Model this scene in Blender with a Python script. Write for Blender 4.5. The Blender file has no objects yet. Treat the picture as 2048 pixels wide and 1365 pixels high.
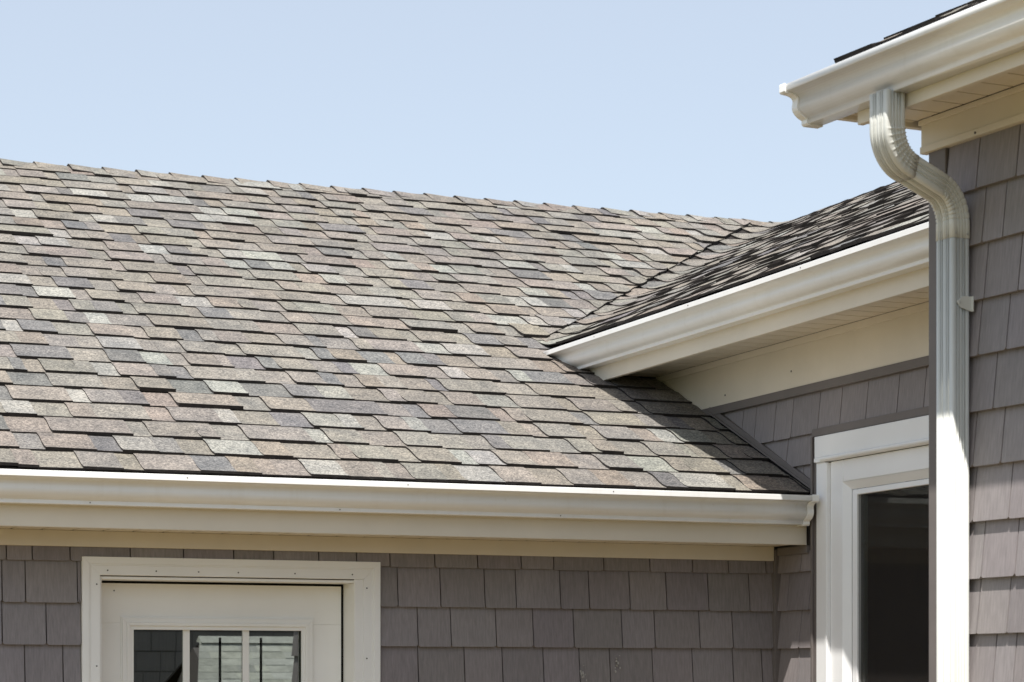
import bpy, bmesh, math, random
from mathutils import Vector, Matrix

random.seed(11)
R = math.radians
SC = bpy.context.scene
COL = SC.collection

# ------------------------------------------------------------------ camera
H = 1.65                                   # eye height above the ground
cam_d = bpy.data.cameras.new("camera")
cam = bpy.data.objects.new("camera", cam_d)
COL.objects.link(cam)
cam.location = (0, 0, H)
cam.rotation_euler = (R(90), 0, R(-21.738))
cam_d.sensor_width = 36
cam_d.lens = 82.617
cam_d.shift_y = 0.32983                    # rising front: verticals stay vertical
cam_d.clip_start = 0.1
cam_d.clip_end = 2000
cam_d.dof.use_dof = True
cam_d.dof.focus_distance = 9.3
cam_d.dof.aperture_fstop = 9.0
SC.camera = cam

# ------------------------------------------------------------------ sky and sun
SUN = Vector((-0.328, -0.47, 1.0)).normalized()      # towards the sun
elev = math.asin(SUN.z)
azim = math.atan2(SUN.x, SUN.y)
wd = bpy.data.worlds.new("World")
SC.world = wd
wd.use_nodes = True
nt = wd.node_tree
nt.nodes.clear()
o_ = nt.nodes.new("ShaderNodeOutputWorld")
bg = nt.nodes.new("ShaderNodeBackground")
sk = nt.nodes.new("ShaderNodeTexSky")
sk.sky_type = 'NISHITA'
sk.sun_disc = False
sk.sun_elevation = elev
sk.sun_rotation = azim % (2 * math.pi)
sk.air_density = 1.0
sk.dust_density = 1.0
sk.ozone_density = 1.0
hz_ = nt.nodes.new("ShaderNodeMix")          # even pale haze over the whole sky
hz_.data_type = 'RGBA'
hz_.inputs["Factor"].default_value = 0.5
nt.links.new(sk.outputs[0], [i for i in hz_.inputs if i.name == "A" and i.type == 'RGBA'][0])
[i for i in hz_.inputs if i.name == "B" and i.type == 'RGBA'][0].default_value = (4.95, 5.20, 5.45, 1)
nt.links.new([o for o in hz_.outputs if o.type == 'RGBA'][0], bg.inputs[0])
bg.inputs[1].default_value = 0.118
nt.links.new(bg.outputs[0], o_.inputs[0])

sun_d = bpy.data.lights.new("sun", 'SUN')
sun_d.energy = 4.4
sun_d.angle = R(0.53)
sun_d.color = (1.0, 0.965, 0.915)
sun = bpy.data.objects.new("sun", sun_d)
COL.objects.link(sun)
sun.rotation_euler = (-SUN).to_track_quat('-Z', 'Y').to_euler()
sun.location = (0, 0, 30)

SC.view_settings.view_transform = 'Standard'
SC.view_settings.look = 'None'
SC.view_settings.gamma = 1.0
SC.view_settings.exposure = 0.55
SC.view_settings.use_curve_mapping = False
SC.render.engine = 'CYCLES'
SC.cycles.max_bounces = 8
SC.cycles.use_denoising = True


# ------------------------------------------------------------------ materials
def node_mat(name):
    m = bpy.data.materials.new(name)
    m.use_nodes = True
    t = m.node_tree
    p = t.nodes["Principled BSDF"]
    return m, t, p


def ramp(t, a, b, ca, cb):
    r = t.nodes.new("ShaderNodeValToRGB")
    r.color_ramp.elements[0].position = a
    r.color_ramp.elements[0].color = (*ca, 1)
    r.color_ramp.elements[1].position = b
    r.color_ramp.elements[1].color = (*cb, 1)
    return r


def noise(t, scale, detail=2.0, vec=None, rough=0.5):
    n = t.nodes.new("ShaderNodeTexNoise")
    n.inputs["Scale"].default_value = scale
    n.inputs["Detail"].default_value = detail
    n.inputs["Roughness"].default_value = rough
    if vec is not None:
        t.links.new(vec, n.inputs["Vector"])
    return n


def position(t, scale=None):
    g = t.nodes.new("ShaderNodeNewGeometry")
    if scale is None:
        return g.outputs["Position"]
    mp = t.nodes.new("ShaderNodeMapping")
    mp.inputs["Scale"].default_value = scale
    t.links.new(g.outputs["Position"], mp.inputs["Vector"])
    return mp.outputs["Vector"]


def mul(t, a, b, fac=1.0, mode='MULTIPLY'):
    m = t.nodes.new("ShaderNodeMix")
    m.data_type = 'RGBA'
    m.blend_type = mode
    m.inputs["Factor"].default_value = fac
    for k, v in (("A", a), ("B", b)):
        s = [i for i in m.inputs if i.name == k and i.type == 'RGBA'][0]
        if isinstance(v, tuple):
            s.default_value = (*v, 1)
        else:
            t.links.new(v, s)
    return [o for o in m.outputs if o.type == 'RGBA'][0]


def bump(t, p, src, strength, dist):
    b = t.nodes.new("ShaderNodeBump")
    b.inputs["Strength"].default_value = strength
    b.inputs["Distance"].default_value = dist
    t.links.new(src, b.inputs["Height"])
    t.links.new(b.outputs[0], p.inputs["Normal"])


def plain(name, col, rough=0.5, spec=0.5, var=0.06, vs=6.0, metallic=0.0, fine=0.0):
    m, t, p = node_mat(name)
    n = noise(t, vs, 4.0, position(t), 0.6)
    r = ramp(t, 0.3, 0.7, tuple(c * (1 - var) for c in col), tuple(min(1, c * (1 + var)) for c in col))
    t.links.new(n.outputs["Fac"], r.inputs[0])
    t.links.new(r.outputs[0], p.inputs["Base Color"])
    p.inputs["Roughness"].default_value = rough
    p.inputs["Specular IOR Level"].default_value = spec
    p.inputs["Metallic"].default_value = metallic
    if fine:
        n2 = noise(t, 220.0, 2.0, position(t))
        bump(t, p, n2.outputs["Fac"], fine, 0.002)
    return m


def shingle_material():
    m, t, p = node_mat("shingle_granules")
    oi = t.nodes.new("ShaderNodeObjectInfo")
    at = t.nodes.new("ShaderNodeAttribute")
    at.attribute_name = "tint"
    base = mul(t, oi.outputs["Color"], at.outputs["Color"])
    pos = position(t)
    # larger cloudy blend of granule colours inside a tab
    n0 = noise(t, 11.0, 4.0, pos, 0.65)
    r0 = ramp(t, 0.32, 0.66, (0.77, 0.78, 0.79), (1.15, 1.13, 1.10))
    t.links.new(n0.outputs["Fac"], r0.inputs[0])
    base = mul(t, base, r0.outputs[0])
    n9 = noise(t, 0.9, 3.0, pos, 0.6)
    r9 = ramp(t, 0.35, 0.65, (0.90, 0.91, 0.92), (1.06, 1.06, 1.04))
    t.links.new(n9.outputs["Fac"], r9.inputs[0])
    base = mul(t, base, r9.outputs[0])
    # granules
    vo = t.nodes.new("ShaderNodeTexVoronoi")
    vo.inputs["Scale"].default_value = 200.0
    t.links.new(pos, vo.inputs["Vector"])
    sep = t.nodes.new("ShaderNodeSeparateColor")
    t.links.new(vo.outputs["Color"], sep.inputs[0])
    r1 = ramp(t, 0.0, 1.0, (0.58, 0.58, 0.59), (1.38, 1.36, 1.34))
    t.links.new(sep.outputs[0], r1.inputs[0])
    base = mul(t, base, r1.outputs[0])
    n2 = noise(t, 95.0, 3.0, pos, 0.7)
    r2 = ramp(t, 0.30, 0.70, (0.66, 0.66, 0.67), (1.30, 1.28, 1.26))
    t.links.new(n2.outputs["Fac"], r2.inputs[0])
    base = mul(t, base, r2.outputs[0])
    t.links.new(base, p.inputs["Base Color"])
    p.inputs["Roughness"].default_value = 0.95
    p.inputs["Specular IOR Level"].default_value = 0.15
    bump(t, p, sep.outputs[0], 0.5, 0.002)
    return m


def siding_material(name, col, down):
    m, t, p = node_mat(name)
    pos = position(t, (150.0, 150.0, 2.2))
    n = noise(t, 1.0, 3.0, pos, 0.65)
    r = ramp(t, 0.25, 0.75, tuple(c * 0.80 for c in col), tuple(c * 1.17 for c in col))
    t.links.new(n.outputs["Fac"], r.inputs[0])
    n2 = noise(t, 3.0, 3.0, position(t), 0.6)
    r2 = ramp(t, 0.3, 0.7, (0.92, 0.92, 0.93), (1.07, 1.06, 1.05))
    t.links.new(n2.outputs["Fac"], r2.inputs[0])
    oi = t.nodes.new("ShaderNodeObjectInfo")
    c = mul(t, mul(t, r.outputs[0], r2.outputs[0]), oi.outputs["Color"])
    t.links.new(c, p.inputs["Base Color"])
    p.inputs["Roughness"].default_value = 0.52
    p.inputs["Specular IOR Level"].default_value = 0.45
    bump(t, p, n.outputs["Fac"], 0.35, 0.002)
    return m


def paint_metal(name, col, rough=0.32):
    m, t, p = node_mat(name)
    n = noise(t, 3.5, 4.0, position(t), 0.6)
    r = ramp(t, 0.3, 0.75, tuple(c * 0.95 for c in col), col)
    t.links.new(n.outputs["Fac"], r.inputs[0])
    n3 = noise(t, 38.0, 5.0, position(t), 0.7)
    r3 = ramp(t, 0.64, 0.80, (1, 1, 1), (0.80, 0.77, 0.70))
    t.links.new(n3.outputs["Fac"], r3.inputs[0])
    n4 = noise(t, 1.0, 3.0, position(t, (26.0, 26.0, 1.5)), 0.6)
    r4 = ramp(t, 0.52, 0.78, (1, 1, 1), (0.86, 0.83, 0.77))
    t.links.new(n4.outputs["Fac"], r4.inputs[0])
    t.links.new(mul(t, mul(t, r.outputs[0], r3.outputs[0], 0.5), r4.outputs[0], 0.3), p.inputs["Base Color"])
    p.inputs["Roughness"].default_value = rough
    p.inputs["Specular IOR Level"].default_value = 0.5
    n2 = noise(t, 5.0, 2.0, position(t))
    bump(t, p, n2.outputs["Fac"], 0.12, 0.01)
    return m


def glass_material(name, refl, tint):
    m = bpy.data.materials.new(name)
    m.use_nodes = True
    t = m.node_tree
    t.nodes.clear()
    out = t.nodes.new("ShaderNodeOutputMaterial")
    gl = t.nodes.new("ShaderNodeBsdfGlossy")
    gl.inputs["Roughness"].default_value = 0.004
    gl.inputs["Color"].default_value = (0.95, 1.0, 0.96, 1)
    tr = t.nodes.new("ShaderNodeBsdfTransparent")
    tr.inputs["Color"].default_value = (*tint, 1)
    lw = t.nodes.new("ShaderNodeFresnel")
    lw.inputs["IOR"].default_value = 1.5
    ad = t.nodes.new("ShaderNodeMath")
    ad.operation = 'ADD'
    ad.use_clamp = True
    ad.inputs[1].default_value = refl
    t.links.new(lw.outputs[0], ad.inputs[0])
    mx = t.nodes.new("ShaderNodeMixShader")
    t.links.new(ad.outputs[0], mx.inputs[0])
    t.links.new(tr.outputs[0], mx.inputs[1])
    t.links.new(gl.outputs[0], mx.inputs[2])
    t.links.new(mx.outputs[0], out.inputs[0])
    return m


def ground_material(name, a, b, scale):
    m, t, p = node_mat(name)
    n = noise(t, scale, 6.0, position(t), 0.65)
    r = ramp(t, 0.3, 0.7, a, b)
    t.links.new(n.outputs["Fac"], r.inputs[0])
    t.links.new(r.outputs[0], p.inputs["Base Color"])
    p.inputs["Roughness"].default_value = 0.9
    p.inputs["Specular IOR Level"].default_value = 0.2
    return m


M = {}
M['shingle'] = shingle_material()
M['asphalt'] = plain("asphalt_edge", (0.030, 0.026, 0.024), 0.9, 0.2, 0.3, 40)
M['siding'] = siding_material("brown_grey_siding", (0.250, 0.225, 0.222), 0)
M['trim'] = plain("brown_trim", (0.165, 0.145, 0.135), 0.5, 0.4, 0.07, 8)
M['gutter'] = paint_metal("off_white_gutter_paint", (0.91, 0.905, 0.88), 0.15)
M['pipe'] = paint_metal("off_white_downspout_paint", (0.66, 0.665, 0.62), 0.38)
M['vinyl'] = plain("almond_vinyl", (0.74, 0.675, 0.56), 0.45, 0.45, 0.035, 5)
M['door'] = plain("white_door_paint", (0.89, 0.88, 0.84), 0.4, 0.45, 0.025, 4)
M['window'] = plain("white_window_vinyl", (0.90, 0.90, 0.89), 0.36, 0.5, 0.02, 4)
M['glass'] = glass_material("door_glass", 0.22, (0.30, 0.32, 0.32))
M['wglass'] = glass_material("window_glass", 0.02, (0.45, 0.45, 0.45))
def screen_material():
    m = bpy.data.materials.new("insect_screen_mesh")
    m.use_nodes = True
    t = m.node_tree
    t.nodes.clear()
    out = t.nodes.new("ShaderNodeOutputMaterial")
    df = t.nodes.new("ShaderNodeBsdfDiffuse")
    df.inputs["Color"].default_value = (0.052, 0.046, 0.042, 1)
    tr = t.nodes.new("ShaderNodeBsdfTransparent")
    mx = t.nodes.new("ShaderNodeMixShader")
    mx.inputs[0].default_value = 0.24
    t.links.new(tr.outputs[0], mx.inputs[1])
    t.links.new(df.outputs[0], mx.inputs[2])
    t.links.new(mx.outputs[0], out.inputs[0])
    return m


M['screen'] = screen_material()
M['dark'] = plain("black_gap", (0.012, 0.011, 0.011), 0.9, 0.1, 0.1)
M['room'] = plain("dim_room_paint", (0.075, 0.07, 0.066), 0.8, 0.2, 0.1)
M['panel'] = plain("grey_blind", (0.60, 0.60, 0.60), 0.8, 0.2, 0.1)
M['deck'] = plain("roof_sheathing", (0.16, 0.105, 0.06), 0.9, 0.1, 0.2, 20)
M['nail'] = plain("nail_head", (0.09, 0.08, 0.07), 0.5, 0.4, 0.1)
M['screw'] = plain("screw_head", (0.62, 0.61, 0.57), 0.3, 0.6, 0.05, 6, 0.6)
M['flash'] = plain("rust_brown_drip_edge", (0.30, 0.16, 0.07), 0.6, 0.4, 0.4, 25)
M['splash'] = plain("dried_splash", (0.42, 0.40, 0.37), 0.8, 0.2, 0.2, 60)
M['patio'] = ground_material("tan_patio", (0.150, 0.108, 0.055), (0.185, 0.138, 0.074), 3.0)
M['lawn'] = ground_material("lawn_grass", (0.07, 0.095, 0.03), (0.12, 0.14, 0.05), 2.0)
M['pale'] = plain("pale_weathered_shingle", (0.62, 0.62, 0.55), 0.9, 0.2, 0.16, 14)
_t = M['pale'].node_tree
_p = _t.nodes["Principled BSDF"]
_src = _p.inputs["Base Color"].links[0].from_socket
_oi = _t.nodes.new("ShaderNodeObjectInfo")
_t.links.new(mul(_t, _src, _oi.outputs["Color"]), _p.inputs["Base Color"])


# ------------------------------------------------------------------ mesh helpers
class MB:
    def __init__(self):
        self.v, self.f, self.m, self.c = [], [], [], []

    def add(self, verts, faces, mat=0, col=None):
        n = len(self.v)
        self.v += [tuple(p) for p in verts]
        for i, f in enumerate(faces):
            self.f.append(tuple(n + k for k in f))
            self.m.append(mat[i] if isinstance(mat, (list, tuple)) else mat)
            self.c.append(col)

    def box(self, c0, c1, mat=0, fr=None):
        x0, y0, z0 = c0
        x1, y1, z1 = c1
        v = [(x0, y0, z0), (x1, y0, z0), (x1, y1, z0), (x0, y1, z0),
             (x0, y0, z1), (x1, y0, z1), (x1, y1, z1), (x0, y1, z1)]
        if fr:
            v = [fr(*p) for p in v]
        self.add(v, [(3, 2, 1, 0), (4, 5, 6, 7), (0, 1, 5, 4), (1, 2, 6, 5), (2, 3, 7, 6), (3, 0, 4, 7)], mat)

    def prism(self, poly0, poly1, mat=0, caps=True):
        n = len(poly0)
        v = list(poly0) + list(poly1)
        f = [(i, (i + 1) % n, n + (i + 1) % n, n + i) for i in range(n)]
        if caps:
            f += [tuple(range(n - 1, -1, -1)), tuple(range(n, 2 * n))]
        self.add(v, f, mat)

    def mesh(self, name, mats, tint=False, smooth=False):
        me = bpy.data.meshes.new(name)
        me.from_pydata(self.v, [], self.f)
        for k in mats:
            me.materials.append(k)
        me.polygons.foreach_set("material_index", self.m)
        if tint:
            a = me.color_attributes.new("tint", 'FLOAT_COLOR', 'CORNER')
            buf = []
            for p, c in zip(me.polygons, self.c):
                c = c or (1, 1, 1)
                buf += [c[0], c[1], c[2], 1.0] * p.loop_total
            a.data.foreach_set("color", buf)
        if smooth:
            me.polygons.foreach_set("use_smooth", [True] * len(me.polygons))
        me.update()
        bm = bmesh.new()
        bm.from_mesh(me)
        bmesh.ops.recalc_face_normals(bm, faces=bm.faces)
        bm.to_mesh(me)
        bm.free()
        return me


def link(name, me, parent=None, mw=None):
    o = bpy.data.objects.new(name, me)
    COL.objects.link(o)
    if mw is not None:
        o.matrix_world = mw
    if parent is not None:
        o.parent = parent
        if parent.type == 'EMPTY':
            o.matrix_parent_inverse = Matrix.Translation(-Vector(parent.location))
    return o


def build(mb, name, mats, parent=None, label=None, smooth=False, bevel=0.0, kind=None, tint=False, solid=0.0):
    if not isinstance(mats, (list, tuple)):
        mats = [mats]
    o = link(name, mb.mesh(name, mats, tint, smooth), parent)
    if solid:
        s = o.modifiers.new("sheet", 'SOLIDIFY')
        s.thickness = solid
        s.offset = -1
    if bevel:
        b = o.modifiers.new("edge", 'BEVEL')
        b.width = bevel
        b.segments = 2
        b.limit_method = 'ANGLE'
        b.angle_limit = R(40)
    if smooth:
        for e in o.data.edges:
            pass
        o.data.set_sharp_from_angle(angle=R(30))
    if label:
        o["label"] = label
    if kind:
        o["kind"] = kind
    return o


def thing(name, label, cat, loc):
    o = bpy.data.objects.new(name, None)
    COL.objects.link(o)
    o.location = loc
    o.empty_display_size = 0.3
    o["label"] = label
    o["category"] = cat
    return o


# frames: W = house axes (x along the long wall, y into it, z above the eye), N = turned front wing
def W(x, y, z):
    return Vector((x, y, z + H))


NO = Vector((3.58925, 5.56652, H))
NX = Vector((0.99682, 0.07972, 0))
NY = Vector((-0.07972, 0.99682, 0))


def N(a, b, z):
    return NO + NX * a + NY * b + Vector((0, 0, z))


UP = Vector((0, 0, 1))

# ------------------------------------------------------------------ ground
mb = MB()
mb.add([(-400, -400, -0.03), (400, -400, -0.03), (400, 400, -0.03), (-400, 400, -0.03)], [(0, 1, 2, 3)])
g = build(mb, "lawn", M['lawn'])
g["kind"] = "structure"
mb = MB()
mb.box((-5.5, -4.2, -0.2), (9.0, 14, 0.0))
g = build(mb, "patio", M['patio'])
g["kind"] = "structure"

# ------------------------------------------------------------------ the house
house = thing("house", "house with brown-grey shake siding, mottled tan asphalt shingle roofs and off-white gutters", "house", (3.0, 8.5, 0))

YW, XW = 8.30, 4.45          # face of the long wall, face of the window wall
YF = 8.02                    # fascia of the long eave
XF = 4.127                   # fascia of the window wing
PM, PW, PN = 0.4365, 0.463, 0.48
YE, ZE = 7.99, 0.711         # shingle edge of the long roof
XE, ZWE = 4.06, 1.478         # shingle edge of the wing roof
YR = 12.72                   # long ridge
ZR = ZE + PM * (YR - YE)
XR = 6.70                    # wing ridge
ZWR = ZWE + PW * (XR - XE)
EXPO = 0.190
BCORNER = 0.186              # corner of the turned wing (its own y)

# ---- wall bodies (behind the shakes)
mb = MB()
dl, dr, dt = 1.737, 2.674, 0.353            # door opening
yb, yf = YW + 0.20, YW
for x0, x1, z0, z1 in ((-3.0, dl - 0.012, -H, 0.56), (dr + 0.012, XW + 0.2, -H, 0.56), (dl - 0.012, dr + 0.012, dt + 0.012, 0.56)):
    mb.box(W(x0, yf, z0), W(x1, yb, z1))
wall_main = build(mb, "wall", M['trim'], house, "long brown-grey shake wall under the eave beside the door")
mb = MB()
wl, wr, wt, wb = 7.925, 6.55, 0.90, -1.2     # window opening (y far, y near)
for y0, y1, z0, z1 in ((wl, 10.6, -H, 1.35), (5.2, wr, -H, 1.35), (wr, wl, wt, 1.35), (wr, wl, -H, wb)):
    mb.box(W(XW, y0, z0), W(XW + 0.18, y1, z1))
wall_wing = build(mb, "wall", M['trim'], house, "brown-grey shake wall around the tall window")
mb = MB()
gp = [(0, -H), (3.5, -H), (3.5, 3.44), (0, 1.79)]
mb.prism([N(a_, -1.2, z_) for a_, z_ in gp], [N(a_, BCORNER, z_) for a_, z_ in gp])
wall_near = build(mb, "wall", M['trim'], house, "brown-grey shake wall right of the downspout")


# ------------------------------------------------------------------ shakes
def shake_mesh(w, h, yb_=0.021, yt=0.003, c=0.006, mult=1.0):
    """local: x along, y outward (negative = out), z up"""
    cl = c * random.uniform(0.3, 1.0)
    cr = c * random.uniform(0.3, 1.3)
    pts = [(cl, 0), (w - cr, 0), (w, cr), (w, h), (0, h), (0, cl)]

    def out(z):
        return -(yb_ + (yt - yb_) * z / max(h, 0.15))
    fr = [(x, out(z), z) for x, z in pts]
    bk = [(x, 0.004, z) for x, z in pts]
    mb = MB()
    mb.prism(fr, bk)
    return mb


def place_shakes(parent, rows, fmat, name="shake", stuff=False, clip=None):
    """rows: list of (z0, z1, [edge positions along]); fmat(l, z) -> matrix_world"""
    acc = MB()
    made = []
    for z0, z1, edges in rows:
        for l0, l1 in zip(edges[:-1], edges[1:]):
            if l1 - l0 < 0.012:
                continue
            g_ = 0.0045
            dz = random.uniform(-0.0012, 0.0012)
            mb = shake_mesh(l1 - l0 - g_, z1 - z0 + 0.010)
            mw = fmat(l0 + g_ / 2, z0 + dz)
            if stuff:
                acc.add([mw @ Vector(p) for p in mb.v], mb.f)
                continue
            o = link(name, mb.mesh(name, [M['siding']]), parent, mw)
            k = random.uniform(0.90, 1.09)
            o.color = (k, k * random.uniform(0.985, 1.015), k * random.uniform(0.98, 1.02), 1)
            if clip:
                clip(o)
            made.append(o)
    if stuff and acc.v:
        build(acc, "shake_courses", M['siding'], parent, kind="stuff")
    return made


def fill(l0, l1, given=()):
    """edge positions from l0 to l1 keeping the given ones and filling the rest at random"""
    pts = [l0] + [g for g in sorted(given) if l0 + 0.02 < g < l1 - 0.012] + [l1]
    out = [l0]
    for a, b in zip(pts[:-1], pts[1:]):
        while b - out[-1] > 0.245:
            out.append(out[-1] + random.uniform(0.115, 0.205))
            if b - out[-1] < 0.08:
                out[-1] = b - 0.09
        out.append(b)
    return out


TH = math.atan2(1874, 4700)
CT, ST = math.cos(TH), math.sin(TH)


def fm_main(l, z):
    return Matrix.Translation(W(l, YW, z))


# measured joints along the long wall
J0 = [1.490, 1.623, 1.838, 2.032, 2.217, 2.367, 2.538, 2.684, 2.814, 2.991, 3.163, 3.340, 3.474, 3.683, 3.879, 4.063, 4.220, 4.386]
J1 = [1.467, 1.650, 2.846, 3.015, 3.193, 3.320, 3.503, 3.623, 3.795, 3.952, 4.134, 4.315]
J2 = [1.386, 1.540, 2.925, 3.057, 3.239, 3.391, 3.559, 3.762, 3.902, 4.096, 4.241]
J3 = [1.465, 1.599, 2.927, 3.112, 3.266, 3.434, 3.584, 3.712, 3.893, 4.066, 4.243, 4.372]
rows = []
XL = 0.9
for z0, z1, J in ((0.417, 0.470, J0),):
    rows.append((z0, z1, fill(XL, XW - 0.03, J)))
for z0, z1, J in ((0.268, 0.417, J1), (0.120, 0.268, J2), (-0.029, 0.120, J3), (-0.178, -0.029, [])):
    rows.append((z0, z1, fill(XL, 1.664, J)))
    rows.append((z0, z1, fill(2.775, XW - 0.03, J)))
place_shakes(wall_main, rows, fm_main)
rows = []
z = -0.178
while z > -H + 0.1:
    rows.append((z - 0.149, z, fill(XL, 1.664)))
    rows.append((z - 0.149, z, fill(2.775, XW - 0.03)))
    z -= 0.149
rows.append((0.417, 0.470, fill(-3.0, XL)))
z = 0.417
while z > -H + 0.1:
    rows.append((z - 0.149, z, fill(-3.0, XL)))
    z -= 0.149
place_shakes(wall_main, rows, fm_main, stuff=True)

RW = Matrix(((0, 1, 0, 0), (-1, 0, 0, 0), (0, 0, 1, 0), (0, 0, 0, 1)))   # local x -> -Y, local -y -> -X


def fm_wing(l, z):      # l runs towards the camera: Y = 9.6 - l
    m = Matrix(((0, 1, 0, 0), (-1, 0, 0, 0), (0, 0, 1, 0), (0, 0, 0, 1)))
    return Matrix.Translation(W(XW, 9.6 - l, z)) @ m


def clip_roof(o):
    """cut a shake along the sloping trim above the long roof"""
    bm = bmesh.new()
    bm.from_mesh(o.data)
    inv = o.matrix_world.inverted() if False else None
    mw = fm_of[o.name]
    zs = [(mw @ v.co).z - H - (ZE + PM * ((mw @ v.co).y - YE) + 0.022) for v in bm.verts]
    if min(zs) < 0:
        p = mw.inverted() @ W(XW, YE, ZE + 0.022)
        nrm = (mw.to_3x3().inverted() @ Vector((0, -PM, 1))).normalized()
        geom = bm.verts[:] + bm.edges[:] + bm.faces[:]
        bmesh.ops.bisect_plane(bm, geom=geom, plane_co=p, plane_no=nrm, clear_inner=True)
        bm.to_mesh(o.data)
    bm.free()


fm_of = {}


def wing_rows(rows):
    for z0, z1, edges in rows:
        for l0, l1 in zip(edges[:-1], edges[1:]):
            ymid = 9.6 - 0.5 * (l0 + l1)
            if z1 < ZE + PM * (9.6 - l1 - YE) and 9.6 - l1 > YE:
                continue
            g_ = 0.0045
            mb = shake_mesh(l1 - l0 - g_, z1 - z0 + 0.010)
            mw = fm_wing(l0 + g_ / 2, z0 + random.uniform(-0.001, 0.001))
            o = link("shake", mb.mesh("shake", [M['siding']]), wall_wing, mw)
            k = random.uniform(0.94, 1.06)
            o.color = (k, k, k, 1)
            fm_of[o.name] = mw
            if z0 > 0.5:
                clip_roof(o)


def ywall(px):
    u = (px - 1024) / 4700
    return (XW - 0.01) * (CT - u * ST) / (u * CT + ST)


rows = []
jt = [9.6 - ywall(p) for p in (1511.7, 1551, 1586, 1639.5, 1683.5, 1735.5, 1797.7)]
rows.append((0.946, 1.115, fill(0.30, 9.6 - 5.9, jt)))
rows.append((0.830, 0.946, fill(0.85, 9.6 - 7.985, [9.6 - ywall(1576)])))
rows.append((0.705, 0.830, fill(1.2, 9.6 - 7.985)))
wing_rows(rows)
lw0, lw1 = 9.6 - YW + 0.03, 9.6 - 7.985
low = []
for z0, z1, js in ((0.417, 0.486, [1605]), (0.268, 0.417, [1577.5, 1622]), (0.120, 0.268, [1602]), (-0.029, 0.120, [1597, 1624]), (-0.178, -0.029, [1580])):
    low.append((z0, z1, fill(lw0, lw1, [9.6 - ywall(p) for p in js])))
place_shakes(wall_wing, low, fm_wing)
low = []
z = -0.178
while z > -H + 0.1:
    low.append((z - 0.149, z, fill(lw0, lw1)))
    z -= 0.149
z = 0.83
while z > -H + 0.1:
    low.append((z - 0.149, z, fill(9.6 - 6.50, 9.6 - 5.7)))
    z -= 0.149
place_shakes(wall_wing, low, fm_wing, stuff=True)


def fm_near(l, z):      # l = -b
    m = Matrix((( -NY.x, NX.x, 0, 0), (-NY.y, NX.y, 0, 0), (0, 0, 1, 0), (0, 0, 0, 1)))
    return Matrix.Translation(N(0, -l, z)) @ m


THN = math.atan2(2324, 4700)
CN, SN = math.cos(THN), math.sin(THN)
R0_, F0_ = (1944 - 1024) / 4700 * 6.5, 6.5


def bnear(px, a=-0.012):
    u = (px - 1024) / 4700
    return (R0_ + CN * a - u * (F0_ + SN * a)) / (SN + u * CN)


rows = []
nj = {1.346: [1957, 2037], 1.193: [2010], 1.040: [1973, 2041], 0.888: [2017], 0.735: [1991], 0.584: [2006.5],
      0.431: [1950, 2022], 0.2755: [1967], 0.124: [1958], -0.029: [1990, 2030]}
zz = sorted(nj)
for i, z0 in enumerate(zz):
    z1 = zz[i + 1] if i + 1 < len(zz) else 1.50
    rows.append((z0, z1, fill(-BCORNER + 0.09, 0.75, [-bnear(p) for p in nj[z0]])))
place_shakes(wall_near, rows, fm_near)
rows = []
z = -0.029
while z > -H + 0.1:
    rows.append((z - 0.152, z, fill(-BCORNER + 0.09, 1.19)))
    z -= 0.152
for i, z0 in enumerate(zz):
    rows.append((z0, zz[i + 1] if i + 1 < len(zz) else 1.50, fill(0.75, 1.19)))
place_shakes(wall_near, rows, fm_near, stuff=True)



def fm_end(l, z):       # end wall of the turned wing, facing the yard
    m = Matrix(((NX.x, NY.x, 0, 0), (NX.y, NY.y, 0, 0), (0, 0, 1, 0), (0, 0, 0, 1)))
    return Matrix.Translation(N(l, -1.2, z)) @ m


rows = []
z = -H + 0.07
while z < 3.2:
    a0 = max(0.0, (z + 0.152 - 1.79) / 0.4714)
    if a0 < 3.3:
        rows.append((z, z + 0.152, fill(a0, 3.5)))
    z += 0.152
place_shakes(wall_near, rows, fm_end, stuff=True)

# ------------------------------------------------------------------ brown trim strips
def strip(parent, name, pts, mat='trim', label=None, bevel=0.002):
    mb = MB()
    mb.prism(*pts)
    return build(mb, name, M[mat], parent, label, bevel=bevel)


def boxw(x0, x1, y0, y1, z0, z1, fr=W):
    return ([fr(x0, y0, z0), fr(x1, y0, z0), fr(x1, y1, z0), fr(x0, y1, z0)],
            [fr(x0, y0, z1), fr(x1, y0, z1), fr(x1, y1, z1), fr(x0, y1, z1)])


# inside corner post, channel below the long soffit on the window wall
strip(wall_main, "corner_post", boxw(XW - 0.032, XW - 0.002, YW - 0.034, YW - 0.002, -H, 0.512))
strip(wall_wing, "channel", boxw(XW - 0.024, XW - 0.001, YF + 0.002, YW - 0.036, 0.486, 0.517))
# band below the wing frieze
strip(wall_wing, "channel", boxw(XW - 0.026, XW - 0.001, 5.72, 9.05, 1.104, 1.138))
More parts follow.
